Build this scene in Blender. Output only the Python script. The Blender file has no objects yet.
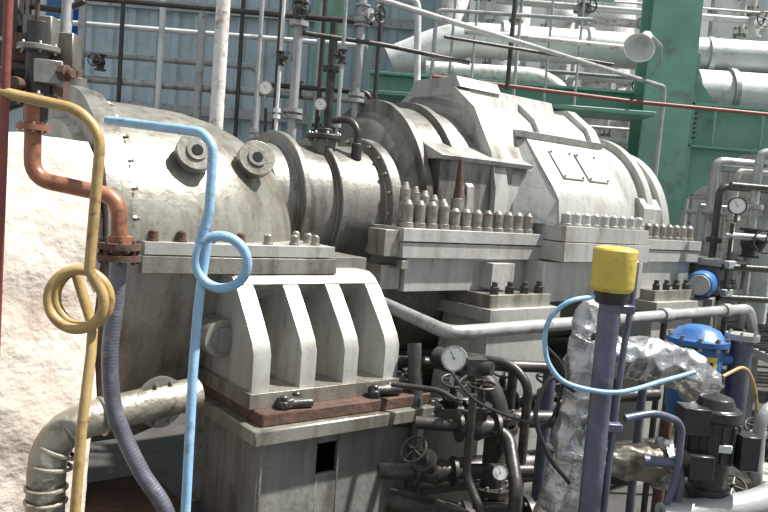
import bpy, bmesh, math, random
from mathutils import Vector, Matrix, Euler, noise
random.seed(7)
scene=bpy.context.scene
V=Vector
# ---------------------------------------------------------------- materials
def mat(name,c1,c2=None,c3=None,rough=0.6,metal=0.0,scale=4.0,bump=0.15,bscale=30.0,lo=0.35,hi=0.65,stain=0.35,streak=False,soft=.14,samt=.85,drip=0.0,rust=0.0):
    m=bpy.data.materials.new(name); m.use_nodes=True
    nt=m.node_tree; N=nt.nodes; L=nt.links
    b=N['Principled BSDF']; b.inputs['Metallic'].default_value=metal
    tc=N.new('ShaderNodeTexCoord'); mp=N.new('ShaderNodeMapping'); L.new(tc.outputs['Object'],mp.inputs[0])
    if streak: mp.inputs['Scale'].default_value=(1.3,1.3,.45)
    n1=N.new('ShaderNodeTexNoise'); n1.inputs['Scale'].default_value=scale; n1.inputs['Detail'].default_value=6; n1.inputs['Roughness'].default_value=.6
    L.new(mp.outputs[0],n1.inputs['Vector'])
    r1=N.new('ShaderNodeValToRGB'); L.new(n1.outputs[0],r1.inputs[0])
    c2=c2 or tuple(x*.75 for x in c1)
    r1.color_ramp.elements[0].position=lo; r1.color_ramp.elements[0].color=(*c2,1)
    r1.color_ramp.elements[1].position=hi; r1.color_ramp.elements[1].color=(*c1,1)
    out=r1.outputs[0]
    def layer(out,src,p0,p1,amt,col):
        r2=N.new('ShaderNodeValToRGB'); r2.color_ramp.elements[0].position=p0; r2.color_ramp.elements[1].position=p1
        r2.color_ramp.elements[1].color=(amt,amt,amt,1); L.new(src,r2.inputs[0])
        mx=N.new('ShaderNodeMixRGB'); L.new(r2.outputs[0],mx.inputs[0]); L.new(out,mx.inputs[1]); mx.inputs[2].default_value=(*col,1)
        return mx.outputs[0]
    if c3:
        n2=N.new('ShaderNodeTexNoise'); n2.inputs['Scale'].default_value=scale*1.7; n2.inputs['Detail'].default_value=9; n2.inputs['Roughness'].default_value=.62
        L.new(mp.outputs[0],n2.inputs['Vector'])
        p0=.5+.25*(.5-stain); out=layer(out,n2.outputs[0],p0,p0+soft,samt,c3)
    if drip>0:
        m2=N.new('ShaderNodeMapping'); L.new(tc.outputs['Object'],m2.inputs[0]); m2.inputs['Scale'].default_value=(1,1,.10)
        n4=N.new('ShaderNodeTexNoise'); n4.inputs['Scale'].default_value=16; n4.inputs['Detail'].default_value=5; L.new(m2.outputs[0],n4.inputs['Vector'])
        out=layer(out,n4.outputs[0],.50,.72,drip,c3 or (.1,.08,.06))
        n5=N.new('ShaderNodeTexNoise'); n5.inputs['Scale'].default_value=38; n5.inputs['Detail'].default_value=5; n5.inputs['Roughness'].default_value=.7
        L.new(tc.outputs['Object'],n5.inputs['Vector']); out=layer(out,n5.outputs[0],.56,.68,drip*.9,c3 or (.1,.08,.06))
    if rust>0:
        m3=N.new('ShaderNodeMapping'); L.new(tc.outputs['Object'],m3.inputs[0]); m3.inputs['Scale'].default_value=(1,1,.35); m3.inputs['Location'].default_value=(3.1,1.7,.4)
        n6=N.new('ShaderNodeTexNoise'); n6.inputs['Scale'].default_value=5; n6.inputs['Detail'].default_value=10; n6.inputs['Roughness'].default_value=.7
        L.new(m3.outputs[0],n6.inputs['Vector']); out=layer(out,n6.outputs[0],.57,.68,rust,(.17,.085,.045))
    L.new(out,b.inputs['Base Color'])
    n3=N.new('ShaderNodeTexNoise'); n3.inputs['Scale'].default_value=bscale; n3.inputs['Detail'].default_value=6
    L.new(tc.outputs['Object'],n3.inputs['Vector'])
    bp=N.new('ShaderNodeBump'); bp.inputs['Strength'].default_value=bump; bp.inputs['Distance'].default_value=.02
    L.new(n3.outputs[0],bp.inputs['Height']); L.new(bp.outputs[0],b.inputs['Normal'])
    mr=N.new('ShaderNodeMapRange'); mr.inputs['To Min'].default_value=max(.05,rough-.15); mr.inputs['To Max'].default_value=min(1,rough+.15)
    L.new(n1.outputs[0],mr.inputs['Value']); L.new(mr.outputs[0],b.inputs['Roughness'])
    return m
CAST =mat('turbine_cast_paint',(.39,.375,.33),(.245,.23,.195),(.105,.08,.06),rough=.34,metal=.5,scale=2.2,stain=.42,streak=True,bump=.14,drip=.5,rust=.55)
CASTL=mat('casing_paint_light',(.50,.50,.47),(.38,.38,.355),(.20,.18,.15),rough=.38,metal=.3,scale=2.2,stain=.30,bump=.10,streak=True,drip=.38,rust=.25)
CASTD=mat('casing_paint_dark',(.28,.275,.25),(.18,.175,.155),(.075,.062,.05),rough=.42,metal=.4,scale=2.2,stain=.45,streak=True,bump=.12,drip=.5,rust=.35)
STEEL=mat('machined_steel',(.45,.43,.40),(.26,.24,.22),(.12,.09,.07),rough=.35,metal=.8,scale=6)
BOLT =mat('bolt_steel',(.34,.32,.29),(.22,.20,.17),(.11,.07,.045),rough=.45,metal=.5,scale=12)
RUST =mat('rusty_iron',(.13,.07,.05),(.075,.045,.033),(.035,.028,.025),rough=.8,metal=.1,scale=9,bump=.35)
DARK =mat('oily_black_iron',(.066,.062,.058),(.034,.032,.031),(.11,.09,.07),rough=.42,metal=.3,scale=8,stain=.25)
COPP =mat('rust_orange_pipe',(.38,.16,.09),(.23,.09,.055),(.09,.05,.035),rough=.45,metal=.25,scale=10,stain=.4)
OCHRE=mat('ochre_paint',(.43,.30,.125),(.34,.23,.09),(.15,.09,.05),rough=.42,scale=14,stain=.28)
BLUEP=mat('sky_blue_paint',(.29,.49,.68),(.22,.40,.58),(.19,.18,.17),rough=.4,scale=14,stain=.18)
BLUE =mat('blue_enamel',(.04,.15,.40),(.03,.11,.30),(.06,.07,.1),rough=.4,scale=8,stain=.2)
REDP =mat('dark_red_paint',(.24,.06,.05),(.15,.04,.035),rough=.5,scale=12)
GREEN=mat('green_structural_paint',(.19,.39,.30),(.14,.31,.235),(.14,.17,.14),rough=.5,scale=2,stain=.25)
YEL  =mat('yellow_paint',(.66,.52,.09),(.54,.42,.08),(.25,.18,.06),rough=.45,scale=10,stain=.2)
PLAST=mat('insulation_plaster',(.76,.69,.61),(.62,.54,.46),(.42,.29,.23),rough=.95,scale=1.6,bump=.7,bscale=16,stain=.30,soft=.2,drip=.12)
FOIL =mat('aluminium_cladding',(.58,.58,.59),(.38,.38,.40),(.20,.18,.16),rough=.3,metal=.85,scale=7,bump=.9,bscale=16,stain=.25)
DFOIL=mat('dirty_cladding',(.42,.385,.33),(.26,.235,.19),(.11,.08,.06),rough=.4,metal=.6,scale=5,bump=.5,bscale=20,stain=.35)
SILV =mat('silver_duct',(.68,.70,.69),(.54,.56,.55),(.34,.34,.32),rough=.5,metal=.25,scale=2.5,stain=.3)
GREYP=mat('grey_pipe_paint',(.42,.43,.43),(.31,.32,.32),(.17,.14,.12),rough=.4,metal=.3,scale=7,stain=.3)
WHITEP=mat('peeling_white_paint',(.70,.69,.66),(.56,.53,.50),(.24,.14,.10),rough=.6,scale=10,stain=.40)
SLATE=mat('slate_blue_pipe',(.13,.145,.20),(.085,.095,.135),(.19,.18,.19),rough=.38,metal=.3,scale=9,stain=.2)
LEAD =mat('armoured_hose',(.17,.17,.21),(.10,.10,.13),(.26,.24,.24),rough=.38,metal=.4,scale=9)
WALLM=mat('pale_blue_sheet',(.50,.60,.64),(.41,.50,.54),(.31,.35,.36),rough=.6,scale=1.5,stain=.2)
CONC =mat('oily_concrete',(.075,.07,.065),(.042,.04,.038),(.024,.022,.02),rough=.7,scale=1.5,stain=.4)
PED  =mat('pedestal_grey_paint',(.235,.24,.22),(.165,.168,.152),(.08,.07,.055),rough=.5,scale=2.2,stain=.3,streak=True,drip=.5,rust=.4)
BUILD=mat('hazed_building_render',(.90,.92,.92),(.80,.82,.82),(.58,.58,.56),rough=.8,scale=.8,stain=.2)  # pale render lightened further, distance haze painted into the colour
DIAL =mat('dial_white',(.85,.85,.81),(.8,.8,.76),rough=.3,bump=0)
BLACK=mat('black_plastic',(.03,.03,.034),(.02,.02,.022),rough=.35,scale=8)
HOLE_SHADE =mat('opening_shade_black',(.008,.008,.008),(.005,.005,.005),rough=.9)  # near-black colour painted in for the shade inside openings

# ---------------------------------------------------------------- mesh builder
def basis(ax):
    ax=V(ax).normalized()
    up=V((0,0,1)) if abs(ax.z)<.9 else V((1,0,0))
    a=ax.cross(up).normalized(); b=a.cross(ax).normalized()
    return ax,a,b
class MB:
    def __init__(s): s.v=[];s.f=[];s.mi=[];s.mats=[]
    def add(s,vs,fs,m):
        if m not in s.mats: s.mats.append(m)
        k=s.mats.index(m); o=len(s.v); s.v+= [tuple(p) for p in vs]
        for f in fs: s.f.append([i+o for i in f]); s.mi.append(k)
    def box(s,c,size,m,rot=None):
        R=Euler([math.radians(a) for a in rot]).to_matrix() if rot else Matrix.Identity(3)
        c=V(c);vs=[]
        for i in (-1,1):
            for j in (-1,1):
                for k in (-1,1): vs.append(c+R@V((i*size[0]/2,j*size[1]/2,k*size[2]/2)))
        s.add(vs,[(0,1,3,2),(4,6,7,5),(0,4,5,1),(2,3,7,6),(0,2,6,4),(1,5,7,3)],m)
    def bb(s,x0,x1,y0,y1,z0,z1,m): s.box(((x0+x1)/2,(y0+y1)/2,(z0+z1)/2),(x1-x0,y1-y0,z1-z0),m)
    def prism(s,poly,axis,a0,a1,m):
        n=len(poly)
        def mk(p,a):
            return {'x':(a,p[0],p[1]),'y':(p[0],a,p[1]),'z':(p[0],p[1],a)}[axis]
        vs=[mk(p,a0) for p in poly]+[mk(p,a1) for p in poly]
        fs=[tuple(range(n)),tuple(range(2*n-1,n-1,-1))]+[(i,(i+1)%n,n+(i+1)%n,n+i) for i in range(n)]
        s.add(vs,fs,m)
    def loft(s,polyA,polyB,m):
        n=len(polyA)
        s.add(list(polyA)+list(polyB),[tuple(range(n)),tuple(range(2*n-1,n-1,-1))]+[(i,(i+1)%n,n+(i+1)%n,n+i) for i in range(n)],m)
    def cyl(s,p0,p1,r0,m,r1=None,n=20):
        r1=r0 if r1 is None else r1
        p0=V(p0);p1=V(p1);ax,a,b=basis(p1-p0);vs=[]
        for p,r in((p0,r0),(p1,r1)):
            for i in range(n):
                t=2*math.pi*i/n; vs.append(p+a*r*math.cos(t)+b*r*math.sin(t))
        s.add(vs,[tuple(range(n)),tuple(range(2*n-1,n-1,-1))]+[(i,(i+1)%n,n+(i+1)%n,n+i) for i in range(n)],m)
    def lathe(s,prof,o,axis,m,a0=0,a1=360,n=48,zs=1.0,a=None,b=None):
        o=V(o);ax,A,B=basis(axis)
        if a is not None: A=V(a);B=V(b)
        full=abs(a1-a0)>=359.9; k=n if full else n+1; vs=[];fs=[]
        for (h,r) in prof:
            for i in range(k):
                t=math.radians(a0+(a1-a0)*i/n); vs.append(o+ax*h+A*r*math.cos(t)+B*(r*math.sin(t)*zs))
        for j in range(len(prof)-1):
            for i in range(n):
                i2=(i+1)%k; fs.append((j*k+i,j*k+i2,(j+1)*k+i2,(j+1)*k+i))
        s.add(vs,fs,m)
    def tube(s,pts,r,m,fil=0.0,n=12,closed=False):
        P=[V(p) for p in pts]
        if fil>0 and len(P)>2:
            Q=[P[0]]
            for i in range(1,len(P)-1):
                d0=(P[i-1]-P[i]);d1=(P[i+1]-P[i]); f=min(fil,d0.length*.48,d1.length*.48)
                A=P[i]+d0.normalized()*f;B=P[i]+d1.normalized()*f
                for k in range(7):
                    t=k/6; Q.append(A*(1-t)**2+P[i]*2*t*(1-t)+B*t*t)
            Q.append(P[-1]);P=Q
        N=len(P);T=[]
        for i in range(N):
            if closed: d=P[(i+1)%N]-P[i-1]
            else: d=(P[min(i+1,N-1)]-P[max(i-1,0)])
            T.append(d.normalized())
        _,a,b=basis(T[0]);vs=[];fs=[]
        for i in range(N):
            a=(a-T[i]*a.dot(T[i])).normalized(); b=T[i].cross(a)
            for k in range(n):
                t=2*math.pi*k/n; vs.append(P[i]+a*r*math.cos(t)+b*r*math.sin(t))
        for i in range(N if closed else N-1):
            j=(i+1)%N
            for k in range(n):
                k2=(k+1)%n; fs.append((i*n+k,i*n+k2,j*n+k2,j*n+k))
        if not closed: fs+= [tuple(range(n)),tuple(range((N-1)*n+n-1,(N-1)*n-1,-1))]
        s.add(vs,fs,m)
    def bolt(s,p,ax,r,h,m):
        ax=V(ax).normalized();p=V(p)
        s.cyl(p,p+ax*h*.6,r,m,n=6); s.cyl(p+ax*h*.6,p+ax*h,r*.6,m,n=10)
    def stud(s,p,ax,r,h,m):
        ax=V(ax).normalized();p=V(p)
        s.cyl(p,p+ax*h*.2,r*1.2,m,n=14); s.cyl(p+ax*h*.2,p+ax*h*.86,r,m,n=12); s.cyl(p+ax*h*.86,p+ax*h,r*.85,m,r1=r*.45,n=12)
    def flange(s,c,ax,r,th,nb,m,bm,br=None):
        ax_,a,b=basis(ax);c=V(c);s.cyl(c-ax_*th/2,c+ax_*th/2,r,m,n=32)
        br=br or r*.09
        for i in range(nb):
            t=2*math.pi*(i+.5)/nb; q=c+(a*math.cos(t)+b*math.sin(t))*r*.83
            s.cyl(q-ax_*(th/2+br*1.6),q+ax_*(th/2+br*1.6),br,bm,n=6)
    def wheel(s,c,ax,r,m,tr=None,stem=.1):
        ax_,a,b=basis(ax);c=V(c);tr=tr or r*.1
        s.tube([c+(a*math.cos(t)+b*math.sin(t))*r for t in [2*math.pi*i/24 for i in range(24)]],tr,m,n=8,closed=True)
        for k in range(4):
            t=math.pi/2*k+.3; s.cyl(c,c+(a*math.cos(t)+b*math.sin(t))*r,tr*.8,m,n=8)
        s.cyl(c-ax_*stem,c+ax_*tr*2,tr*1.3,m,n=10)
    def valve(s,c,pax,sax,r,m,wm=None,wr=None):
        c=V(c);p=V(pax).normalized();q=V(sax).normalized();wm=wm or m
        s.lathe([(-2.4*r,0),(-2.4*r,1.7*r),(-2.0*r,1.7*r),(-2.0*r,1.05*r),(-1.1*r,1.1*r),(0,1.5*r),(1.1*r,1.1*r),(2*r,1.05*r),(2*r,1.7*r),(2.4*r,1.7*r),(2.4*r,0)],c,p,m,n=20)
        s.cyl(c,c+q*2.4*r,r*.95,m,n=16); s.cyl(c+q*2.2*r,c+q*2.7*r,r*1.4,m,n=16)
        s.cyl(c+q*2.7*r,c+q*4.2*r,r*.6,m,r1=r*.4,n=12); s.cyl(c+q*4.2*r,c+q*5.6*r,r*.2,m,n=8)
        s.wheel(c+q*5*r,q,wr or r*1.8,wm,stem=r)
    def gauge(s,c,ax,r,rim=None):
        c=V(c);ax=V(ax).normalized();rim=rim or STEEL
        s.cyl(c-ax*r*.5,c,r,rim,n=28); s.lathe([(0,r),(r*.12,r),(r*.12,r*.88),(0,r*.88)],c,ax,rim,n=28)
        s.cyl(c,c+ax*.003,r*.87,DIAL,n=28)
        _,a,b=basis(ax)
        for k in range(9):
            t=math.radians(-45+270*k/8);d=a*math.cos(t)+b*math.sin(t)
            s.cyl(c+ax*.004+d*r*.70,c+ax*.004+d*r*.8,r*.018,BLACK,n=5)
        d=a*.5+b*.8;s.cyl(c+ax*.006-d*r*.15,c+ax*.006+d*r*.65,r*.025,BLACK,n=6)
        s.cyl(c+ax*.003,c+ax*.012,r*.07,BLACK,n=10)
        s.cyl(c-ax*r*.25-b*r*1.9,c-ax*r*.25-b*r*.9,r*.18,rim,n=8)
    def finish(s,name,M=None,bevel=.004,segs=1,ang=35):
        me=bpy.data.meshes.new(name); me.from_pydata(s.v,[],s.f)
        for m in s.mats: me.materials.append(m)
        me.polygons.foreach_set('material_index',s.mi)
        bm=bmesh.new();bm.from_mesh(me);bmesh.ops.recalc_face_normals(bm,faces=bm.faces);bm.to_mesh(me);bm.free()
        me.polygons.foreach_set('use_smooth',[True]*len(me.polygons))
        try: me.set_sharp_from_angle(angle=math.radians(ang))
        except Exception: pass
        ob=bpy.data.objects.new(name,me); scene.collection.objects.link(ob)
        if M is not None: ob.matrix_world=M
        if bevel>0:
            bv=ob.modifiers.new('bevel','BEVEL');bv.width=bevel;bv.segments=segs;bv.limit_method='ANGLE';bv.angle_limit=math.radians(50);bv.harden_normals=False
        return ob
def spline(pts,n=8):
    P=[V(p) for p in pts];P=[P[0]*2-P[1]]+P+[P[-1]*2-P[-2]];out=[]
    for i in range(1,len(P)-2):
        for k in range(n):
            t=k/n;a,b,c,d=P[i-1:i+3]
            out.append(.5*((2*b)+(c-a)*t+(2*a-5*b+4*c-d)*t*t+(3*b-a-3*c+d)*t**3))
    out.append(P[-2]);return out
MF=Matrix.Rotation(math.radians(38),4,'Z')
FLOOR=-2.0
AX=(1,0,0); AY=(0,1,0); AZ=(0,0,1)

# ================================================================= TURBINE
T=MB(); tc=3.78; zc=-.30
up=[(.93,0),(.93,.58),(.97,.60),(.97,.745),(1.07,.745),(1.07,.70),(1.30,.70),(1.50,.69),(1.65,.66),(1.78,.61),(1.90,.54),(1.98,.46),(2.02,.40),(2.02,0)]
T.lathe(up,(0,tc,zc),AX,CAST,0,180,n=64,a=AY,b=AZ,zs=.93)
T.lathe([(.965,.58),(.965,.755),(1.03,.755),(1.03,.58)],(0,tc,zc),AX,CASTD,0,180,n=64,a=AY,b=AZ,zs=.93)
lowp=[(.93,0),(.94,.52),(.97,.62),(1.03,.69),(1.12,.72),(1.3,.72),(1.5,.68),(1.7,.6),(1.85,.5),(1.95,.42),(1.95,0)]
T.lathe(lowp,(0,tc,zc),AX,CAST,180,360,n=64,zs=1.42,a=AY,b=AZ)
fl=[(1.12,3.04),(1.5,3.0),(2.04,3.0),(2.06,3.4),(2.06,4.5),(1.08,4.55)]
T.prism(fl,'z',-.318,-.265,CASTL)
fl2=[(1.11,3.03),(1.5,2.99),(2.05,2.99),(2.07,3.4),(2.07,4.5),(1.07,4.55)]
T.prism(fl2,'z',-.395,-.324,CAST)
for s,t in [(1.17,3.08),(1.29,3.07),(1.42,3.06),(1.56,3.05),(1.70,3.05),(1.84,3.05),(1.97,3.07),(2.01,3.20),(2.01,3.32)]:
    T.stud((s,t,-.265),AZ,.020,.05,RUST if s<1.6 else BOLT)
for k in range(1,12):
    a=math.radians(180-k*11); p=V((1.07,tc+.722*math.cos(a),zc+.722*math.sin(a)*.93))
    T.bolt(p,AX,.014,.035,CASTD)
T.cyl((1.02,tc,.385),(1.02,tc,.44),.05,CASTD); T.cyl((1.02,tc,.44),(1.02,tc,.48),.03,RUST,n=6)
for s,t,z in [(1.39,3.24,.10),(1.72,3.30,.10)]:
    d=V((-.16,-.86,.34)).normalized(); p=V((s,t,z))
    T.cyl(p+d*-.16,p+d*.04,.060,CAST,n=28); T.cyl(p+d*.04,p+d*.095,.088,CAST,n=36)
    T.cyl(p+d*.095,p+d*.104,.046,CASTD,n=28);T.cyl(p+d*.104,p+d*.107,.026,HOLE_SHADE,n=16)  # last disc is flat, painted black as the shade in the bore
T.cyl((1.47,3.3,-.68),(1.47,2.98,-.68),.085,CAST,n=28); T.cyl((1.47,2.98,-.68),(1.47,2.955,-.68),.055,CASTD,n=24)
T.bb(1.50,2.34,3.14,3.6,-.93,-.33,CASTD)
rib=[(3.3,-.39),(3.03,-.39),(2.985,-.41),(2.93,-.46),(2.83,-.58),(2.77,-.66),(2.75,-.71),(2.75,-.89),(3.3,-.89)]
for s0,s1 in ((1.50,1.585),(1.735,1.815),(1.965,2.045),(2.20,2.285)):
    T.prism(rib,'x',s0,s1,CASTL)
sh=[(3.3,-.38),(3.03,-.385),(2.985,-.405),(2.95,-.435),(2.99,-.46),(3.08,-.52),(3.3,-.56)]
T.prism(sh,'x',1.51,2.28,CASTL)
T.bb(1.48,2.32,2.72,3.4,-.93,-.865,CAST)
T.finish('steam_turbine',MF,bevel=.014,segs=3)

P=MB()
P.bb(1.50,2.42,2.64,3.25,-.985,-.93,RUST)
P.bb(1.45,2.47,2.6,3.3,-1.05,-.985,CAST)
def slab(x0,x1,z0,z1): P.bb(x0,x1,2.68,2.71,z0,z1,PED)
slab(1.53,1.81,FLOOR,-1.05); slab(1.92,2.40,FLOOR,-1.05); slab(1.81,1.92,-1.11,-1.05); slab(1.81,1.92,FLOOR,-1.25)
P.bb(1.53,1.56,2.71,3.25,FLOOR,-1.05,PED);P.bb(2.37,2.40,2.71,3.25,FLOOR,-1.05,PED)
P.bb(1.57,2.36,2.9,2.92,FLOOR,-1.06,HOLE_SHADE)  # black sheet painting the shade behind the pedestal opening
for s,t in [(1.62,2.68),(1.70,2.71),(2.1,2.68),(2.2,2.70),(2.33,2.78)]:
    P.bolt((s,t,-.93),AZ,.030,.06,DARK)
P.cyl((1.60,2.69,-.91),(1.75,2.66,-.91),.022,DARK);P.cyl((2.08,2.69,-.9),(2.25,2.67,-.9),.025,DARK)
P.box((1.66,2.70,-.905),(.10,.07,.04),DARK,rot=(0,0,20));P.box((2.17,2.70,-.90),(.12,.07,.05),DARK,rot=(0,0,-15))
P.finish('turbine_pedestal',MF,bevel=.006)

# ================================================================= COUPLING / EXHAUST DRUM
D=MB()
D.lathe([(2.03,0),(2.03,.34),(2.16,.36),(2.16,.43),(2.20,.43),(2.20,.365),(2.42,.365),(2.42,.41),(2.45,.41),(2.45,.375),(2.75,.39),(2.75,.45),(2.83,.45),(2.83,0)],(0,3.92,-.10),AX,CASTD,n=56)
for k in range(22):
    a=2*math.pi*k/22
    D.bolt((2.75,3.92+.425*math.cos(a),-.10+.425*math.sin(a)),(-1,0,0),.014,.025,BOLT)
D.cyl((2.45,3.8,.2),(2.45,3.8,.31),.07,CASTD);D.flange((2.45,3.8,.32),AZ,.11,.03,8,DARK,BOLT)
D.cyl((2.45,3.8,.33),(2.45,3.8,.37),.05,DARK)
D.tube([(2.62,3.7,.22),(2.62,3.7,.38),(2.60,3.76,.44),(2.53,3.85,.43)],.022,DARK,fil=.06)
D.cyl((2.62,3.7,.2),(2.62,3.7,.30),.032,DARK)
D.finish('coupling_drum',MF,bevel=.006)

# ================================================================= COMPRESSOR
C=MB(); c=4.08; z0=-.17; S=(0,.84,0)
def octp(k=1.0,h=1.0):
    q=[(-.67,0),(-.665,.26),(-.60,.48),(-.42,.76),(-.22,.90),(.22,.90),(.42,.76),(.60,.48),(.665,.26),(.67,0)]
    return [(c+a*k,z0+b*k*h) for a,b in q]
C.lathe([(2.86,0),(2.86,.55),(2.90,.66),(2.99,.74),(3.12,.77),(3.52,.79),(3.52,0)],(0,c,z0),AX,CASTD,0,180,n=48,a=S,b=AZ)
C.lathe([(2.97,.70),(2.97,.80),(3.02,.80),(3.02,.70)],(0,c,z0),AX,CASTD,0,180,n=48,a=S,b=AZ)
C.lathe([(3.24,.76),(3.24,.82),(3.30,.82),(3.30,.76)],(0,c,z0),AX,CASTD,0,180,n=48,a=S,b=AZ)
C.prism(octp(1.0),'x',3.50,4.78,CASTL)
C.prism(octp(1.055),'x',3.50,3.62,CASTL)
C.prism(octp(1.045),'x',4.10,4.17,CASTL)
C.prism(octp(1.045),'x',4.70,4.80,CASTL)
C.prism([(c-.30,.66),(c-.24,.80),(c+.24,.80),(c+.30,.66)],'x',3.62,4.50,CASTL)
C.prism([(c-.27,.78),(c-.22,.855),(c+.22,.855),(c+.27,.78)],'x',3.52,3.92,CASTL)
C.prism([(3.40,.25),(3.38,.275),(3.70,.40),(3.70,.25)],'x',3.02,3.84,CASTL)
C.prism([(3.43,-.17),(3.43,.26),(3.7,.26),(3.7,-.17)],'x',3.06,3.70,CASTD)
C.prism([(3.39,-.17),(3.41,.10),(3.45,.14),(3.5,-.17)],'x',3.28,3.34,CASTL)
C.prism([(3.39,-.17),(3.41,.10),(3.45,.14),(3.5,-.17)],'x',3.56,3.62,CASTL)
C.prism([(3.17,-.10),(3.19,.06),(3.25,.15),(3.54,.49),(4.0,.53),(4.0,-.10)],'x',3.90,4.70,CASTL)
C.prism([(3.52,.47),(3.50,.515),(4.02,.57),(4.02,.52)],'x',3.86,4.74,CASTL)
C.loft([(3.90,3.18,-.10),(3.90,3.20,.06),(3.90,3.54,.48),(3.90,4.0,.48),(3.90,4.0,-.1)],[(3.68,3.38,-.10),(3.70,3.40,.0),(3.76,3.62,.36),(3.76,4.0,.36),(3.66,4.0,-.1)],CASTL)
for s0,s1 in ((4.06,4.28),(4.34,4.56)):
    A=[V((s0,3.30,.209)),V((s1,3.30,.209)),V((s1,3.46,.396)),V((s0,3.46,.396))]
    nn=V((0,-.76,.65)); C.loft([a+nn*-.01 for a in A],[a+nn*.013 for a in A],CASTL)
    for a in A: C.bolt(a+nn*.013+(V((s0/2+s1/2,3.38,.302))-a)*.12,nn,.009,.014,BOLT)
C.lathe([(4.78,0),(4.78,.80),(5.02,.80),(5.02,.74),(5.30,.74),(5.30,.80),(5.38,.80),(5.38,.70),(5.60,.66),(5.60,.72),(5.70,.72),(5.70,0)],(0,c,z0),AX,CASTL,0,180,n=48,a=S,b=AZ)
C.prism([(3.42,-.17),(3.42,.06),(3.48,.14),(3.7,.16),(3.7,-.17)],'x',5.22,5.46,CASTL)
C.bb(2.66,5.80,3.24,4.90,-.245,-.17,CASTL); C.bb(3.84,4.76,3.06,3.4,-.20,-.10,CASTL)
C.bb(2.67,5.79,3.25,4.89,-.34,-.251,CASTL); C.bb(3.83,4.77,3.05,3.4,-.33,-.206,CASTL)
for i in range(12): C.stud((2.73+i*.093,3.31,-.17),AZ,.034,.13 if i>3 else .16,BOLT)
for i in range(5): C.stud((2.76+i*.075,3.38,-.17),AZ,.032,.26-.02*i,BOLT)
for i in range(9): C.stud((3.90+i*.1,3.115,-.10),AZ,.034,.09,CASTL)
for i in range(10): C.stud((4.83+i*.098,3.31,-.17),AZ,.034,.12,BOLT)
C.cyl((3.16,3.36,-.1),(3.16,3.36,.02),.04,BOLT,n=12);C.cyl((3.16,3.36,.02),(3.16,3.36,.26),.03,RUST,r1=.012,n=12)
C.bb(2.74,3.75,3.30,4.8,-.54,-.34,CASTL); C.bb(3.75,4.85,3.14,4.8,-.60,-.34,CASTL); C.bb(4.85,5.72,3.28,4.8,-.56,-.34,CASTL)
C.bb(3.35,3.55,3.2,3.4,-.52,-.36,CASTL)
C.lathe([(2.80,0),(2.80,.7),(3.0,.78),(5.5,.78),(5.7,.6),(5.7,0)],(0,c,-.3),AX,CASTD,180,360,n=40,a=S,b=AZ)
C.box((2.62,3.36,-.26),(.12,.16,.15),CAST);C.box((2.66,3.40,-.46),(.14,.14,.14),CAST);C.box((2.70,3.28,-.38),(.05,.05,.05),CAST)
for s0 in (3.25,4.98):
    C.bb(s0,s0+.55,3.10,3.5,-.62,-.54,CAST)
    for k in range(4): C.bolt((s0+.07+k*.135,3.14,-.54),AZ,.030,.075,DARK)
    C.bb(s0-.04,s0+.6,3.05,3.6,-.70,-.62,CASTL)
    C.loft([(s0,3.1,-.70),(s0+.55,3.1,-.70),(s0+.55,3.5,-.70),(s0,3.5,-.70)],[(s0-.05,3.05,FLOOR),(s0+.6,3.05,FLOOR),(s0+.6,3.6,FLOOR),(s0-.05,3.6,FLOOR)],CASTL)
C.finish('centrifugal_compressor',MF,bevel=.014,segs=3)

B=MB()
for z in (-.02,-.25):
    B.bb(5.82,6.1,3.0,3.5,z-.34,z-.28,GREYP)
    for k in range(3): B.bolt((5.88+k*.08,3.06,z-.28),AZ,.03,.07,BOLT)
B.bb(5.86,6.05,3.08,3.5,FLOOR,-.36,PED)
B.finish('bearing_pedestal',MF,bevel=.006)

# ================================================================= PLASTER LAGGING
bm=bmesh.new(); bmesh.ops.create_cube(bm,size=1)
bmesh.ops.subdivide_edges(bm,edges=bm.edges,cuts=44,use_grid_fill=True)
for v in bm.verts:
    x,y,z=v.co
    px=.08+x*1.80; py=3.68+y*1.30; pz=-.94+z*2.12
    sx=(abs(x)*2)**10; sz=max(0,z*2)**6
    py=3.65+(py-3.65)*(1-.08*sx-.18*sz); px=.02+(px-.02)*(1-.02*(abs(y)*2)**6-.05*sz)
    p=V((px,py,pz)); nz=noise.noise(p*1.7)*.05+noise.noise(p*5)*.018+noise.noise(p*14)*.006
    dirv=V((x**5,y**5,max(z,0)**5))
    if dirv.length>0: p+=dirv.normalized()*nz
    v.co=p
bmesh.ops.recalc_face_normals(bm,faces=bm.faces)
me=bpy.data.meshes.new('lagging');bm.to_mesh(me);bm.free();me.materials.append(PLAST)
me.polygons.foreach_set('use_smooth',[True]*len(me.polygons))
ob=bpy.data.objects.new('plaster_insulated_steam_chest',me);scene.collection.objects.link(ob);ob.matrix_world=MF

# ================================================================= FOREGROUND PIPES
def pipe(name,pts,r,m,fil=.04,n=14):
    b=MB(); b.tube(pts,r,m,fil=fil,n=n); return b.finish(name,None,bevel=0)
def helix(cx,cy,cz,r,dy,t0,t1,n=40):
    return [V((cx+r*math.cos(math.radians(t0+(t1-t0)*i/n)),cy+dy*i/n,cz+r*math.sin(math.radians(t0+(t1-t0)*i/n)))) for i in range(n+1)]
b=MB()
hx=helix(-.505,2.3,-.245,.083,.055,140,-230,48)
b.tube([(-.99,2.62,.185),(-.585,2.32,.150),(-.545,2.3,.11),(-.545,2.3,-.09),(-.556,2.3,-.14)],.0155,BLUEP,fil=.05)
b.tube([V((-.545,2.3,-.09)),V((-.555,2.3,-.13))]+hx+[V((-.57,2.35,-.33)),V((-.572,2.34,-.42)),V((-.566,2.3,-.6)),V((-.562,2.3,-1.2)),V((-.562,2.3,FLOOR))],.0155,BLUEP)
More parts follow.
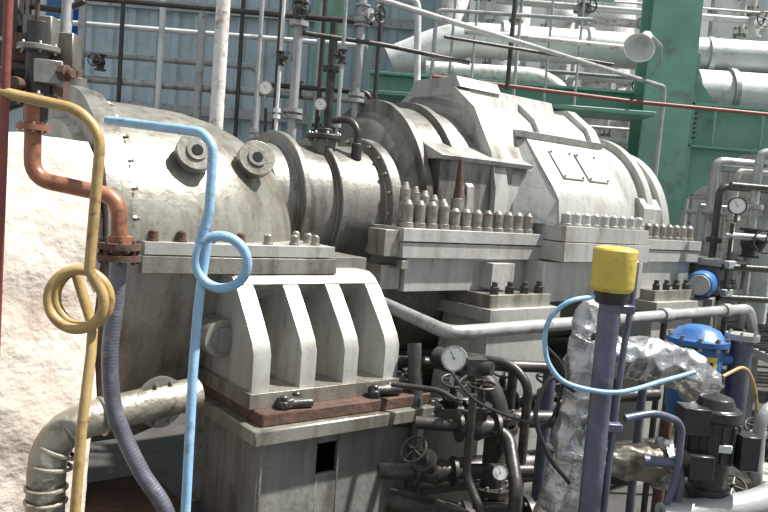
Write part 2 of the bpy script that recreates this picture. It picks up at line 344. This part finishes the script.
b.cyl((-.562,2.3,FLOOR+.04),(-.562,2.3,FLOOR),.04,BLUEP)
b.finish('blue_pigtail_siphon_pipe',None,bevel=0)
b=MB()
hx=helix(-.826,2.0,-.347,.080,.09,60,-660,80)
b.tube([(-1.5,2.0,.26),(-.83,2.0,.163),(-.772,2.0,.10),(-.784,2.0,-.20),(-.786,2.0,-.26)],.0145,OCHRE,fil=.05)
b.tube([V((-.784,2.0,-.20)),V((-.786,2.0,-.26))]+hx[2:-6]+[V((-.80,2.08,-.43)),V((-.79,2.05,-.50)),V((-.794,2.02,-.7)),V((-.796,2.0,-1.0)),V((-.796,2.0,FLOOR))],.0145,OCHRE)
b.cyl((-.796,2.0,FLOOR+.04),(-.796,2.0,FLOOR),.04,OCHRE)
b.finish('ochre_pigtail_siphon_pipe',None,bevel=0)
pipe('red_riser_pipe',[(-1.03,2.0,FLOOR),(-1.03,2.0,1.6)],.012,REDP)
b=MB()
b.tube([(-1.24,2.6,.22),(-1.235,2.6,-.035),(-.93,2.6,-.075),(-.92,2.6,-.30)],.028,COPP,fil=.07,n=18)
b.flange((-1.24,2.6,.14),AZ,.055,.02,6,COPP,BOLT)
b.flange((-.92,2.6,-.245),AZ,.074,.022,8,RUST,RUST); b.flange((-.92,2.6,-.285),AZ,.074,.022,8,RUST,RUST)
b.cyl((-.92,2.6,-.24),(-.92,2.6,-.21),.042,COPP)
b.finish('rusty_drain_pipe',None,bevel=0)
b=MB(); pts=spline([(-.92,2.6,-.30),(-.925,2.6,-.45),(-.935,2.6,-.62),(-.92,2.6,-.78),(-.88,2.6,-.9),(-.80,2.6,-1.05),(-.70,2.6,-1.2),(-.62,2.6,-1.5),(-.60,2.6,FLOOR)],14)
b.tube(pts,.0285,LEAD,n=16)
for i in range(1,len(pts)-1,1):
    d=(pts[i+1]-pts[i-1]).normalized(); b.lathe([(-.006,.0282),(0,.0293),(.006,.0282)],pts[i],d,LEAD,n=16)
b.finish('armoured_hose',None,bevel=0)
b=MB()
b.box((-1.28,2.72,.33),(.16,.14,.17),RUST);b.box((-1.24,2.66,.47),(.10,.12,.10),CASTD);b.cyl((-1.24,2.62,.16),(-1.24,2.62,.50),.04,DARK)
b.flange((-1.24,2.62,.24),AZ,.075,.025,6,RUST,BOLT);b.flange((-1.24,2.62,.41),AZ,.07,.02,6,CASTD,BOLT)
b.box((-1.20,2.62,.33),(.09,.10,.08),CASTD,rot=(0,0,20));b.bolt((-1.15,2.60,.33),(1,-.3,0),.03,.05,RUST)
b.cyl((-1.36,2.64,.34),(-1.14,2.64,.34),.026,DARK);b.cyl((-1.33,2.6,.30),(-1.33,2.52,.30),.03,DARK);b.cyl((-1.27,2.58,.28),(-1.27,2.52,.28),.02,RUST)
b.box((-1.36,2.66,.52),(.10,.10,.16),DARK);b.box((-1.17,2.7,.42),(.06,.08,.12),CASTD);b.box((-1.30,2.62,.43),(.07,.06,.05),RUST)
b.wheel((-1.24,2.60,.66),AZ,.06,RUST,stem=.16)
b.tube([(-1.36,2.66,.55),(-1.36,2.66,1.3)],.025,GREYP);b.tube([(-1.18,2.68,.42),(-1.18,2.72,.8),(-1.10,2.72,1.4)],.02,GREYP)
b.tube([(-1.12,2.7,.60),(-1.2,2.7,.56),(-1.5,2.7,.58)],.012,DARK,fil=.03)
b.tube([(-1.30,2.72,.25),(-1.42,2.72,.2),(-1.42,2.75,-.6)],.02,DARK,fil=.04)
b.finish('control_valve_assembly',None,bevel=.004)
b=MB()
b.tube([(-.72,3.0,-.86),(-.92,2.80,-.88),(-1.15,2.62,-.93),(-1.13,2.58,-1.3),(-1.12,2.58,FLOOR)],.066,DFOIL,fil=.16,n=26)
b.flange(V((-.83,2.885,-.872)),V((.7,-.65,.03)),.10,.03,8,CASTD,BOLT)
for p,d in [((-1.13,2.58,-1.12),(0,0,1)),((-1.13,2.58,-1.17),(0,0,1)),((-1.125,2.58,-1.36),(0,0,1)),((-1.0,2.733,-.898),(.7,.6,.1)),((-1.125,2.6,-1.05),(.1,.1,1)),((-1.08,2.65,-.955),(.6,.5,.5)),((-1.11,2.61,-1.0),(.3,.25,.9))]:
    b.lathe([(-.008,.066),(-.004,.074),(.004,.074),(.008,.066)],p,d,DFOIL,n=26)
b.finish('clad_elbow_pipe',None,bevel=0)
# red-oxide sole plate below the turbine drum
b=MB(); b.bb(.95,1.42,2.75,3.6,-1.55,-1.49,RUST); b.bb(1.0,1.4,2.85,3.5,FLOOR,-1.55,CONC)
for k in range(3): b.bolt((1.03+.15*k,2.80,-1.49),AZ,.025,.06,DARK)
b.finish('sole_plate',MF,bevel=.004)

b=MB()
b.tube([(-.05,4.35,-.60),(.34,3.55,-.63),(.60,3.77,-.63),(2.75,5.56,-.62),(2.9,5.72,-.9),(2.9,5.72,FLOOR)],.036,GREYP,fil=.10,n=18)
for q in (.45,.62,.88):
    p=V((.34,3.55,-.63)).lerp(V((2.75,5.56,-.62)),q); d=V((2.4,2.0,0))
    b.lathe([(-.04,.036),(-.04,.048),(.04,.048),(.04,.036)],p,d,GREYP,n=18)
    b.cyl(p,V((p.x,p.y,FLOOR)),.02,DARK)
b.finish('grey_cooling_water_pipe',None,bevel=0)

b=MB()
b.cyl((.80,2.6,FLOOR),(.80,2.6,-.26),.038,SLATE,n=24)
b.lathe([(-.27,0),(-.27,.06),(-.262,.070),(-.25,.074),(-.125,.076),(-.118,.071),(-.112,.05),(-.112,0)],(.80,2.6,0),AZ,YEL,n=36)
b.lathe([(-.31,.04),(-.31,.055),(-.27,.06),(-.27,.04)],(.80,2.6,0),AZ,BLACK,n=28)
b.tube([(.895,2.66,-.16),(.895,2.66,-.3),(.875,2.64,-.5),(.86,2.62,-.9),(.86,2.62,FLOOR)],.012,SLATE,fil=.05)
b.box((.845,2.62,-.33),(.09,.04,.03),SLATE);b.box((.84,2.61,-.75),(.09,.05,.03),SLATE)
b.finish('yellow_capped_standpipe',None,bevel=.003)
bm=MB()
bm.tube([(.84,2.95,-.50),(.83,2.93,-.8),(.77,2.9,-1.25),(.74,2.9,FLOOR)],.085,FOIL,fil=.1,n=26)
bm.tube([(.86,2.95,-.56),(1.05,3.02,-.58),(1.25,3.08,-.60),(1.40,3.15,-.70)],.085,FOIL,fil=.1,n=24)
bm.tube([(.80,2.98,-1.0),(1.05,3.0,-.99),(1.7,3.05,-1.06)],.07,DFOIL,fil=.1,n=22)
bm.tube([(.82,2.98,-.52),(.84,3.0,-.42),(.9,3.05,-.36)],.05,FOIL,fil=.05,n=18)
for p,d in [((1.15,3.06,-.60),(.3,.1,0)),((.80,2.92,-.95),(0,0,1)),((1.2,3.012,-1.006),(1,.08,-.1))]:
    bm.lathe([(-.012,.07),(-.012,.094),(.012,.094),(.012,.07)],p,d,FOIL,n=24)
o=bm.finish('foil_lagged_steam_pipe',None,bevel=0)
sb=o.modifiers.new('s','SUBSURF');sb.subdivision_type='SIMPLE';sb.levels=2;sb.render_levels=2
tx=bpy.data.textures.new('crinkle','VORONOI');tx.noise_scale=.07
dm=o.modifiers.new('d','DISPLACE');dm.texture=tx;dm.strength=.045;dm.mid_level=.5;dm.texture_coords='GLOBAL'
pipe('blue_instrument_tubing',spline([(1.12,2.6,-.53),(1.0,2.56,-.56),(.82,2.5,-.60),(.66,2.5,-.585),(.59,2.5,-.53),(.565,2.5,-.46),(.565,2.5,-.39),(.59,2.5,-.34),(.64,2.5,-.30),(.72,2.53,-.285)],10),.0085,BLUEP,fil=0)
pipe('instrument_cable',spline([(.32,3.15,-.72),(.42,3.0,-.80),(.60,2.9,-.84),(.68,2.8,-.80),(.70,2.75,-.6),(.62,2.75,-.5)],10),.006,BLACK,fil=0)
pipe('instrument_cable',spline([(.75,2.7,-1.0),(.66,2.7,-.9),(.60,2.7,-.75),(.65,2.72,-.62),(.74,2.72,-.66)],10),.009,BLACK,fil=0)

# rounded blue oil filter with a yellow label
b=MB(); o=V((1.60,3.72,0))
b.lathe([(-.98,0),(-.98,.11),(-.94,.125),(-.62,.125),(-.61,.15),(-.585,.15),(-.575,.125),(-.54,.10),(-.52,.05),(-.515,0)],o,AZ,BLUE,n=36)
for k in range(10):
    a=2*math.pi*k/10; b.cyl(o+V((.138*math.cos(a),.138*math.sin(a),-.63)),o+V((.138*math.cos(a),.138*math.sin(a),-.565)),.011,BOLT,n=6)
def lab(r,a,z): return o+V((r*math.sin(math.radians(a)),-r*math.cos(math.radians(a)),z))
for i in range(8):
    a0=-38+i*8;a1=a0+8
    b.add([lab(.128,a0,-.78),lab(.128,a1,-.78),lab(.128,a1,-.655),lab(.128,a0,-.655)],[(0,1,2,3)],YEL)
for a0 in (-28,-12,4):
    b.add([lab(.130,a0,-.72),lab(.130,a0+10,-.72),lab(.130,a0+10,-.68),lab(.130,a0,-.68)],[(0,1,2,3)],BLACK)
b.add([lab(.130,-28,-.755),lab(.1305,-7,-.755),lab(.130,14,-.755),lab(.130,14,-.742),lab(.1305,-7,-.742),lab(.130,-28,-.742)],[(0,1,2,3,4,5)],BLACK)
b.cyl((1.82,3.72,-.56),(1.82,3.72,-1.15),.055,SLATE); b.flange((1.82,3.72,-.56),AZ,.08,.03,6,GREYP,BOLT); b.cyl((1.60,3.72,-.68),(1.82,3.72,-.68),.03,BLUE)
b.cyl((1.60,3.72,-.98),(1.60,3.72,FLOOR),.06,DARK)
b.finish('blue_oil_filter',None,bevel=0)
b=MB()
b.lathe([(-1.06,0),(-1.06,.07),(-1.02,.085),(-1.0,.085),(-1.0,.07),(-.90,.07),(-.90,.088),(-.74,.088),(-.74,.095),(-.70,.095),(-.70,.075),(-.66,.06),(-.64,0)],(1.30,2.8,0),AZ,BLACK,n=30)
for k in range(12):
    a=2*math.pi*k/12; b.box((1.30+.09*math.cos(a),2.8+.09*math.sin(a),-.82),(.012,.012,.14),BLACK)
b.box((1.20,2.76,-.74),(.10,.10,.10),BLACK);b.box((1.40,2.74,-.84),(.07,.09,.13),BLACK)
b.box((1.22,2.72,-.90),(.09,.09,.09),BLACK);b.box((1.31,2.705,-.83),(.05,.006,.03),SILV)
b.cyl((1.30,2.8,-1.06),(1.30,2.8,-1.25),.035,STEEL);b.flange((1.30,2.8,-1.10),AZ,.09,.025,6,GREYP,BOLT);b.flange((1.30,2.8,-1.25),AZ,.09,.025,6,GREYP,BOLT)
b.cyl((1.30,2.8,-1.25),(1.30,2.8,FLOOR),.05,GREYP)
b.finish('motorised_valve_actuator',None,bevel=.003)
b=MB()
b.tube([(1.1,2.7,-1.10),(1.45,2.75,-1.05),(1.9,3.1,-1.02),(2.6,3.7,-1.0)],.05,GREYP,fil=.1)
b.tube([(1.02,2.72,-.90),(1.16,2.72,-.90),(1.16,2.72,-1.3),(1.16,2.72,FLOOR)],.02,SLATE,fil=.05)
b.tube([(.90,2.62,-.72),(1.02,2.66,-.70),(1.14,2.7,-.74),(1.14,2.7,-.95),(1.05,2.7,-1.3)],.014,SLATE,fil=.05)
b.tube([(1.6,3.0,-1.2),(1.55,2.95,-.75),(1.7,3.05,-.70),(1.9,3.2,-.72)],.025,GREYP,fil=.08)
b.tube([(1.36,2.9,-.60),(1.5,3.0,-.56),(1.56,3.0,-.7),(1.56,3.0,-.95)],.007,OCHRE,fil=.08)
b.tube([(1.0,2.7,-1.25),(1.5,2.95,-1.22),(2.2,3.5,-1.2)],.035,WHITEP,fil=.08)
b.tube([(1.3,3.0,-1.02),(1.7,3.25,-.92),(2.4,3.8,-.92)],.03,GREYP,fil=.08)
b.tube([(1.5,3.3,-1.12),(2.0,3.6,-1.12),(2.8,4.2,-1.12)],.07,DARK,fil=.08)
b.tube([(1.78,3.3,FLOOR),(1.78,3.3,-.60),(1.95,3.4,-.55),(2.4,3.6,-.55)],.022,DARK,fil=.08)
for q_ in [(1.45,2.95,-1.15),(1.6,3.1,-.95),(1.85,3.35,-.92)]:
    b.valve(q_,(1,.7,0),(-.1,-.5,.8),.03,DARK,DARK,wr=.05)
b.finish('lube_oil_piping',None,bevel=0)

b=MB(); b.gauge((.337,3.2,-.675),(-.20,-.95,.20),.056,rim=GREYP)
b.tube([(.34,3.22,-.76),(.36,3.24,-.80),(.44,3.3,-.74),(.46,3.35,-1.0),(.46,3.35,-1.2)],.010,DARK,fil=.03)
b.finish('pressure_gauge',None,bevel=0)
b=MB()
b.tube([(.60,3.5,FLOOR),(.60,3.5,-.95),(.50,3.55,-.80),(.30,3.7,-.78)],.055,DARK,fil=.12,n=18)
for z in (-1.0,-1.05,-1.35): b.flange((.60,3.5,z),AZ,.10,.028,8,DARK,BOLT)
b.valve((.48,3.3,-1.0),(1,.2,0),(0,-.1,1),.040,DARK,DARK,wr=.06)
b.valve((.30,3.25,-1.2),(1,.2,0),(-.5,-.5,.6),.040,DARK,DARK,wr=.06)
b.tube([(.05,3.2,-1.2),(.30,3.25,-1.2),(.75,3.35,-1.2)],.035,DARK,fil=.05)
b.tube([(.10,3.3,-1.36),(.4,3.3,-1.42),(1.1,3.5,-1.45)],.06,DARK,fil=.1,n=18)
b.tube([(.2,3.3,-1.0),(.48,3.3,-1.0),(.62,3.3,-1.02),(.64,3.1,-1.2),(.64,3.1,FLOOR)],.03,DARK,fil=.06)
b.tube([(.18,3.6,-.70),(.22,3.5,-1.1),(.22,3.5,FLOOR)],.035,DARK,fil=.1)
b.tube([(.42,3.1,-.80),(.42,3.1,-1.15),(.50,3.0,-1.3),(.50,3.0,FLOOR)],.018,DARK,fil=.04)
b.tube([(.08,3.4,-.86),(.30,3.36,-.86),(.40,3.3,-.90)],.013,DARK,fil=.04)
b.tube([(.35,3.5,-.72),(.62,3.4,-.72),(.70,3.35,-.80),(.70,3.35,-1.3)],.022,DARK,fil=.05)
b.tube([(.05,3.5,-1.05),(.9,3.7,-1.05)],.045,DARK); b.tube([(.0,3.6,-.80),(.9,3.85,-.82)],.03,DARK)
b.box((.43,3.2,-.70),(.09,.08,.07),DARK,rot=(0,0,15));b.cyl((.43,3.2,-.70),(.50,3.16,-.70),.03,DARK)
b.box((.36,3.0,-1.30),(.14,.10,.10),DARK,rot=(0,20,30))
b.gauge((.56,3.08,-1.12),(-.2,-.9,.3),.035,rim=DARK)
b.flange((.45,3.2,-1.42),(1,.1,0),.11,.03,8,DARK,BOLT); b.flange((.75,3.38,-1.44),(1,.3,0),.11,.03,8,DARK,BOLT)
for k in range(5):
    b.valve((.15+.28*k,3.9+.12*k,-1.1-.05*(k%2)),(1,.5,0),(0,-.3,1),.04,DARK,DARK,wr=.07)
b.tube([(-.2,3.8,-1.12),(1.8,4.7,-1.12)],.04,DARK); b.tube([(-.2,3.7,-1.5),(2.2,4.9,-1.5)],.09,DARK,n=20)
for k in range(6):
    x=.7+.22*k; b.tube([(x,3.75+.15*k,-.80-.05*(k%3)),(x,3.75+.15*k,FLOOR)],.025+.01*(k%2),[DARK,SLATE,RUST][k%3])
b.finish('lube_oil_valve_manifold',None,bevel=0)

# ================================================================= PIPES ABOVE MACHINE
b=MB()
b.tube([(-1.08,4.6,FLOOR),(-1.08,4.6,2.4)],.042,WHITEP,n=18)
b.finish('peeling_white_riser_pipe',None,bevel=0)
b=MB()
for x,y,zb,zt,r,m in [(-.66,4.9,.34,1.35,.03,GREYP),(-.44,5.0,.25,1.1,.028,DARK),(-.27,5.1,.5,1.45,.026,GREYP),(-.82,5.2,.2,1.8,.02,DARK),(-.55,5.4,.3,1.9,.018,DARK),(-.36,4.8,.3,1.2,.012,GREYP),(-.74,4.75,.32,1.5,.011,SILV),(-.92,5.0,.2,1.7,.014,GREYP),(-.15,5.3,.5,1.7,.016,DARK)]:
    b.tube([(x,y,zb-.15),(x,y,zt)],r,m,n=14)
    b.flange((x,y,zb+.12),AZ,r*2.1,.025,6,m,BOLT); b.flange((x,y,zb+.16),AZ,r*2.1,.025,6,m,BOLT); b.flange((x,y,zt-.3),AZ,r*2.1,.03,6,m,BOLT)
b.valve((-.66,4.9,1.12),AZ,(.2,-1,0),.03,DARK,DARK)
b.valve((-.27,5.1,1.18),AZ,(.8,-.6,0),.03,GREYP,DARK)
b.valve((-.36,4.8,.85),AZ,(-.5,-.8,0),.018,DARK,DARK);b.valve((-.74,4.75,.80),AZ,(.6,-.8,0),.018,DARK,DARK)
b.tube([(-.66,4.9,1.0),(-.1,5.1,1.0),(.5,5.5,1.0)],.016,DARK,fil=.05)
b.tube([(-2.2,5.6,1.45),(.1,5.6,1.45),(.15,5.6,.75)],.025,SILV,fil=.08)
b.tube([(-2.4,5.2,1.18),(-.2,5.2,1.16)],.018,DARK)
b.tube([(-2.8,5.0,1.42),(-1.6,4.9,1.42)],.015,DARK)
b.tube([(-1.0,5.4,.72),(-.2,5.4,.72),(-.1,5.4,.4)],.018,DARK,fil=.05)
b.gauge((-.83,4.8,.62),(.1,-1,0),.045);b.gauge((-.48,4.85,.55),(.1,-1,0),.04)
b.tube([(-.83,4.86,.5),(-.83,4.9,.3),(-.70,4.9,.3)],.010,DARK,fil=.03)
b.finish('instrument_pipework',None,bevel=0)
b=MB()
for k in range(10):
    x=-3.6+.36*k; b.tube([(x,6.9,FLOOR),(x,6.9,2.6)],.02+.008*(k%3),[DARK,SILV,GREYP][k%3])
for x,z in ((-2.7,1.0),(-1.6,.8),(-.9,.9)): b.valve((x,6.9,z),AZ,(0,-1,0),.03,DARK,DARK)
b.tube([(-4,6.95,1.9),(.4,6.95,1.9)],.045,GREYP);b.tube([(-4,6.95,.85),(-.3,6.95,.85)],.035,GREYP);b.tube([(-4,7.0,1.35),(-.3,7.0,1.35)],.025,SILV)
b.tube([(-4,7.1,1.6),(-.3,7.1,1.6)],.018,DARK);b.tube([(-4,7.1,1.1),(-1.3,7.1,1.1),(-1.3,7.1,.2)],.03,GREYP,fil=.1)
b.finish('pipe_rack',None,bevel=0)
b=MB()
b.tube([(-.9,4.15,1.22),(2.5,7.15,1.22),(2.5,7.15,.2)],.020,GREYP,fil=.06)
b.finish('overhead_grey_pipe',None,bevel=0)
b=MB()
b.tube([(.3,6.6,1.06),(2.2,7.0,1.04),(6.0,7.4,1.04)],.018,REDP,fil=.06)
b.finish('overhead_red_pipe',None,bevel=0)
b=MB()
b.tube([(.95,6.6,1.0),(.95,6.6,2.6)],.02,DARK); b.tube([(1.1,7.2,1.0),(1.1,7.2,2.6)],.016,GREYP); b.tube([(.35,6.2,1.32),(1.9,6.8,1.32)],.014,DARK)
b.tube([(.3,6.9,1.0),(.3,6.9,1.7),(1.7,6.9,1.72)],.018,GREYP,fil=.06); b.tube([(.6,7.3,1.62),(2.4,7.5,1.62)],.03,WHITEP)
for x in (.5,.72,1.45,1.75): b.tube([(x,7.5,1.0),(x,7.5,2.4)],.013,GREYP)
b.finish('hanging_drop_pipes',None,bevel=0)

# ================================================================= STRUCTURE & BACKGROUND
def Hcol(b,x,y,z0,z1,w,d,m,t=.03):
    b.bb(x-w/2,x+w/2,y-d/2,y-d/2+t,z0,z1,m);b.bb(x-w/2,x+w/2,y+d/2-t,y+d/2,z0,z1,m);b.bb(x-t/2,x+t/2,y-d/2+t,y+d/2-t,z0,z1,m)
def Ibeam(b,x0,x1,y,z,h,d,m,t=.03):
    b.bb(x0,x1,y-d/2,y+d/2,z+h/2-t,z+h/2,m);b.bb(x0,x1,y-d/2,y+d/2,z-h/2,z-h/2+t,m);b.bb(x0,x1,y-t/2,y+t/2,z-h/2+t,z+h/2-t,m)
b=MB()
Hcol(b,2.78,8.0,FLOOR,6,.50,.4,GREEN)
Hcol(b,-.85,9.2,FLOOR,6,.36,.3,GREEN)
Hcol(b,6.6,8.0,FLOOR,6,.50,.4,GREEN)
Ibeam(b,3.03,7.5,8.0,.98,.46,.3,GREEN)
Ibeam(b,-.3,2.53,8.2,1.18,.26,.26,GREEN)
Ibeam(b,-.85,2.53,9.2,2.75,.4,.3,GREEN)
Ibeam(b,3.03,7.5,8.0,2.6,.4,.3,GREEN)
b.prism([(3.03,.75),(3.70,.75),(3.03,.12)],'y',7.97,8.03,GREEN)
b.prism([(3.03,1.21),(3.35,1.21),(3.03,1.6)],'y',7.97,8.03,GREEN)
b.bb(3.03,3.08,7.85,8.15,.1,1.7,GREEN)
for k in range(6): b.box((3.3+.5*k,7.87,.98),(.03,.02,.4),GREEN)
for k in range(6): b.cyl((3.1,7.9,.85+k*.05),(3.1,7.8,.85+k*.05),.012,BOLT,n=6)
b.bb(-.3,2.53,7.4,8.0,.98,1.02,GREEN)
b.box((.55,7.6,.88),(.5,.3,.22),GREEN); b.box((1.5,7.6,.80),(.35,.3,.25),GREEN)
b.finish('green_steel_structure',None,bevel=.005)
b=MB(); Hcol(b,-3.55,8.0,FLOOR,6,.26,.26,BLUE); b.finish('blue_steel_column',None,bevel=.004)
b=MB()
x=-9.0;y=9.9;prof=[]
while x<.3:
    prof+= [(x,y),(x+.14,y),(x+.17,y-.05),(x+.25,y-.05)]; x+=.28
for i in range(len(prof)-1):
    (xa,ya),(xb,yb)=prof[i],prof[i+1]
    b.add([(xa,ya,FLOOR),(xb,yb,FLOOR),(xb,yb,5.5),(xa,ya,5.5)],[(0,1,2,3)],WALLM)
for z in (-.5,.9,2.2,3.5): b.bb(-9,.2,9.78,9.84,z-.06,z+.06,GREYP)
b.finish('wall_back',None,bevel=0)
b=MB()
b.bb(.5,18,14.0,14.3,FLOOR,5.2,BUILD); b.bb(.3,18.2,13.9,14.4,5.2,5.4,GREYP)
for k in range(5):
    b.bb(1.5+2.4*k,2.6+2.4*k,13.94,14.0,.8,2.2,SILV)
    for j in range(3): b.bb(1.5+2.4*k,2.6+2.4*k,13.90,13.94,.8+.5*j,.84+.5*j,BUILD)
    b.bb(2.03+2.4*k,2.07+2.4*k,13.90,13.94,.8,2.2,BUILD)
b.finish('distant_plant_building',None,bevel=0)
b=MB()
b.tube([(-.1,9.0,1.55),(.6,9.0,1.90),(2.4,9.0,1.92),(8,9.0,2.0)],.20,SILV,fil=.3,n=26)
for x in (1.2,2.2,3.6,4.8,6): b.lathe([(-.03,.2),(-.03,.23),(.03,.23),(.03,.2)],(x,9.0,1.92),AX,SILV,n=26)
b.tube([(.3,8.6,1.45),(1.6,8.6,1.47),(1.9,8.6,1.3),(1.9,8.6,FLOOR)],.10,WHITEP,fil=.2,n=20)
b.tube([(3.4,8.8,1.45),(8,8.8,1.5)],.28,SILV,n=26)
for x in (3.8,4.5,5.2): b.lathe([(-.03,.28),(-.03,.31),(.03,.31),(.03,.28)],(x,8.8,1.46),AX,GREYP,n=26)
b.finish('silver_process_duct',None,bevel=0)
def vessel(x,y,zb,zt,r,m):
    b=MB()
    b.lathe([(zb,0),(zb,r*.5),(zb+.1,r),(zt-r*.6,r),(zt-r*.25,r*.85),(zt-r*.06,r*.45),(zt,0)],(x,y,0),AZ,m,n=32)
    for z in (zb+(zt-zb)*.3,zb+(zt-zb)*.65): b.lathe([(z-.03,r),(z-.03,r*1.05),(z+.03,r*1.05),(z+.03,r)],(x,y,0),AZ,m,n=32)
    b.cyl((x,y,zt-.05),(x,y,zt+.25),r*.25,m); b.flange((x,y,zt+.25),AZ,r*.4,.05,8,m,BOLT)
    for k in range(4):
        a=math.pi/4+k*math.pi/2; b.cyl((x+r*.8*math.cos(a),y+r*.8*math.sin(a),FLOOR),(x+r*.8*math.cos(a),y+r*.8*math.sin(a),zb+.2),.05,m)
    b.finish('process_vessel',None,bevel=0)
vessel(1.5,11.6,-1.0,3.4,.42,SILV);vessel(3.2,11.8,-1.0,3.6,.35,WHITEP);vessel(5.3,11.6,-1.2,4.2,.6,SILV);vessel(.7,11.6,-1,3.2,.3,WHITEP);vessel(7.4,11.8,-1.2,3.6,.5,WHITEP);vessel(2.4,11.5,-1,3.0,.28,SILV)
b=MB()
rr=random.Random(3)
ms=[SILV,GREYP,WHITEP,SILV,SILV,GREYP]
for k in range(36):
    x=.5+rr.random()*7.0;y=9.5+rr.random()*1.2;m=rr.choice(ms);r=.015+.045*rr.random()
    z=1.5+rr.random()*2.2; b.tube([(x,y,FLOOR),(x,y,z),(x+rr.uniform(.3,1.5),y+.1,z)],r,m,fil=.15)
    b.flange((x,y,z-.4),AZ,r*2,.04,6,m,BOLT,br=.02); b.flange((x,y,z-.9),AZ,r*2,.06,6,m,BOLT,br=.02)
for k in range(18):
    z=.1+k*.2;yy=9.4+rr.random(); b.tube([(.5+rr.random(),yy,z),(7+rr.random()*3,yy,z+rr.uniform(-.05,.05))],.012+.035*rr.random(),rr.choice(ms))
for k in range(9):
    x=.8+k*.7; b.valve((x,9.4,1.5+.45*(k%3)),AZ,(0,-1,.2),.05,[GREYP,SILV][k%2],DARK)
b.finish('distant_pipe_rack',None,bevel=0)
b=MB()
for x,y,zt,r,m in [(3.0,6.2,.6,.035,GREYP),(3.35,6.6,1.0,.06,SILV),(3.7,6.4,.5,.04,GREYP),(2.75,6.3,.3,.03,DARK),(3.5,5.9,.2,.03,SILV),(3.15,5.7,.1,.045,GREYP),(2.95,6.9,.55,.045,GREYP),(3.25,7.1,.5,.03,WHITEP)]:
    b.tube([(x,y,-.86),(x,y,zt),(x+.8,y+.1,zt)],r,m,fil=.08); b.flange((x,y,zt-.45),AZ,r*2.1,.04,6,m,BOLT)
b.valve((3.0,6.2,-.15),AZ,(0,-1,.1),.05,DARK,DARK); b.valve((3.35,6.6,.2),AZ,(-.2,-1,.1),.06,GREYP,DARK)
for z in (-.1,-.35,.3,-.6): b.tube([(2.7,6.0,z),(5,6.5,z)],.028,[SILV,GREYP,DARK,DARK][int(abs(z)*10)%4])
b.gauge((2.75,5.95,.14),(-.3,-1,0),.07,rim=DARK); b.tube([(2.75,6.0,.0),(2.75,6.0,-.6)],.015,DARK)
b.finish('auxiliary_piping',None,bevel=0)
b=MB()
b.bb(2.75,6.5,4.4,7.6,-.96,-.90,GREYP)
for k in range(34): b.bb(2.76,6.5,4.42+k*.094,4.44+k*.094,-.90,-.87,DARK)
for x in (2.8,4.6,6.4):
    for y in (4.5,7.5): b.bb(x-.06,x+.06,y-.06,y+.06,FLOOR,-.96,GREYP)
b.finish('grating_platform',None,bevel=0)
b=MB()
for x in (3.1,4.0,4.9,5.8): b.cyl((x,7.5,-.87),(x,7.5,.15),.022,GREYP,n=10)
for z in (.15,-.3): b.tube([(3.1,7.5,z),(5.8,7.5,z)],.022,GREYP)
b.finish('handrail',None,bevel=0)
b=MB()
b.lathe([(0,0),(0,.09),(.04,.11),(.3,.11),(.35,.09),(.35,0)],(2.48,5.85,-.50),(.5,.86,0),BLUE,n=28); b.lathe([(-.02,0),(-.02,.08),(.0,.08),(0,0)],(2.48,5.85,-.50),(.5,.86,0),GREYP,n=28)
b.box((2.56,6.0,-.74),(.22,.26,.28),PED,rot=(0,0,-30)); b.box((2.56,6.0,-1.44),(.26,.28,1.12),PED,rot=(0,0,-30))
b.finish('electric_motor',None,bevel=.004)
b=MB()
d=V((-.45,-.65,-.60)).normalized();p=V((1.98,6.2,1.45))
b.lathe([(0,.02),(0,.045),(.08,.05),(.20,.115),(.21,.125),(.21,.115),(.09,.04),(.07,0)],p,d,SILV,n=30)
b.tube([tuple(p),(2.05,6.35,1.50),(2.2,6.5,1.45),(2.4,7.05,1.45),(2.58,7.74,1.45),(2.60,7.79,1.45)],.016,GREYP,fil=.05)
b.finish('horn_floodlight',None,bevel=0)
b=MB(); b.bb(-12,20,-3,20,FLOOR-.2,FLOOR,CONC); b.finish('floor',None,bevel=0)
b=MB(); b.bb(2.6,6.2,3.7,4.8,FLOOR,-1.15,CONC); b.finish('added_dark_foundation',MF,bevel=.02)  # dark block added to deepen the shadow below the compressor

# ================================================================= LIGHT + CAMERA
w=bpy.data.worlds.new('World');scene.world=w;w.use_nodes=True
nt=w.node_tree;bg=nt.nodes['Background']
sky=nt.nodes.new('ShaderNodeTexSky')
SUN=V((.50,.04,.86)).normalized()
sky.sky_type='HOSEK_WILKIE';sky.turbidity=5;sky.ground_albedo=.4;sky.sun_direction=SUN
mx=nt.nodes.new('ShaderNodeMixRGB');mx.inputs[0].default_value=.7;nt.links.new(sky.outputs[0],mx.inputs[1]);mx.inputs[2].default_value=(.92,.97,1,1)
nt.links.new(mx.outputs[0],bg.inputs[0]);bg.inputs[1].default_value=.85
sd=bpy.data.lights.new('sun','SUN');sd.energy=9.5;sd.angle=math.radians(1.5);sd.color=(1,.97,.92)
so=bpy.data.objects.new('sun',sd);scene.collection.objects.link(so)
so.rotation_euler=SUN.to_track_quat('Z','Y').to_euler()
cd=bpy.data.cameras.new('camera');cd.lens=750/768*36;cd.sensor_width=36;cd.clip_end=200
co=bpy.data.objects.new('camera',cd);scene.collection.objects.link(co)
co.matrix_world=Matrix.Rotation(math.radians(90-4.57),4,'X')@Matrix.Rotation(math.radians(4.5),4,'Z')
scene.camera=co
try: scene.view_settings.view_transform='Standard'
except Exception as e: print(e)
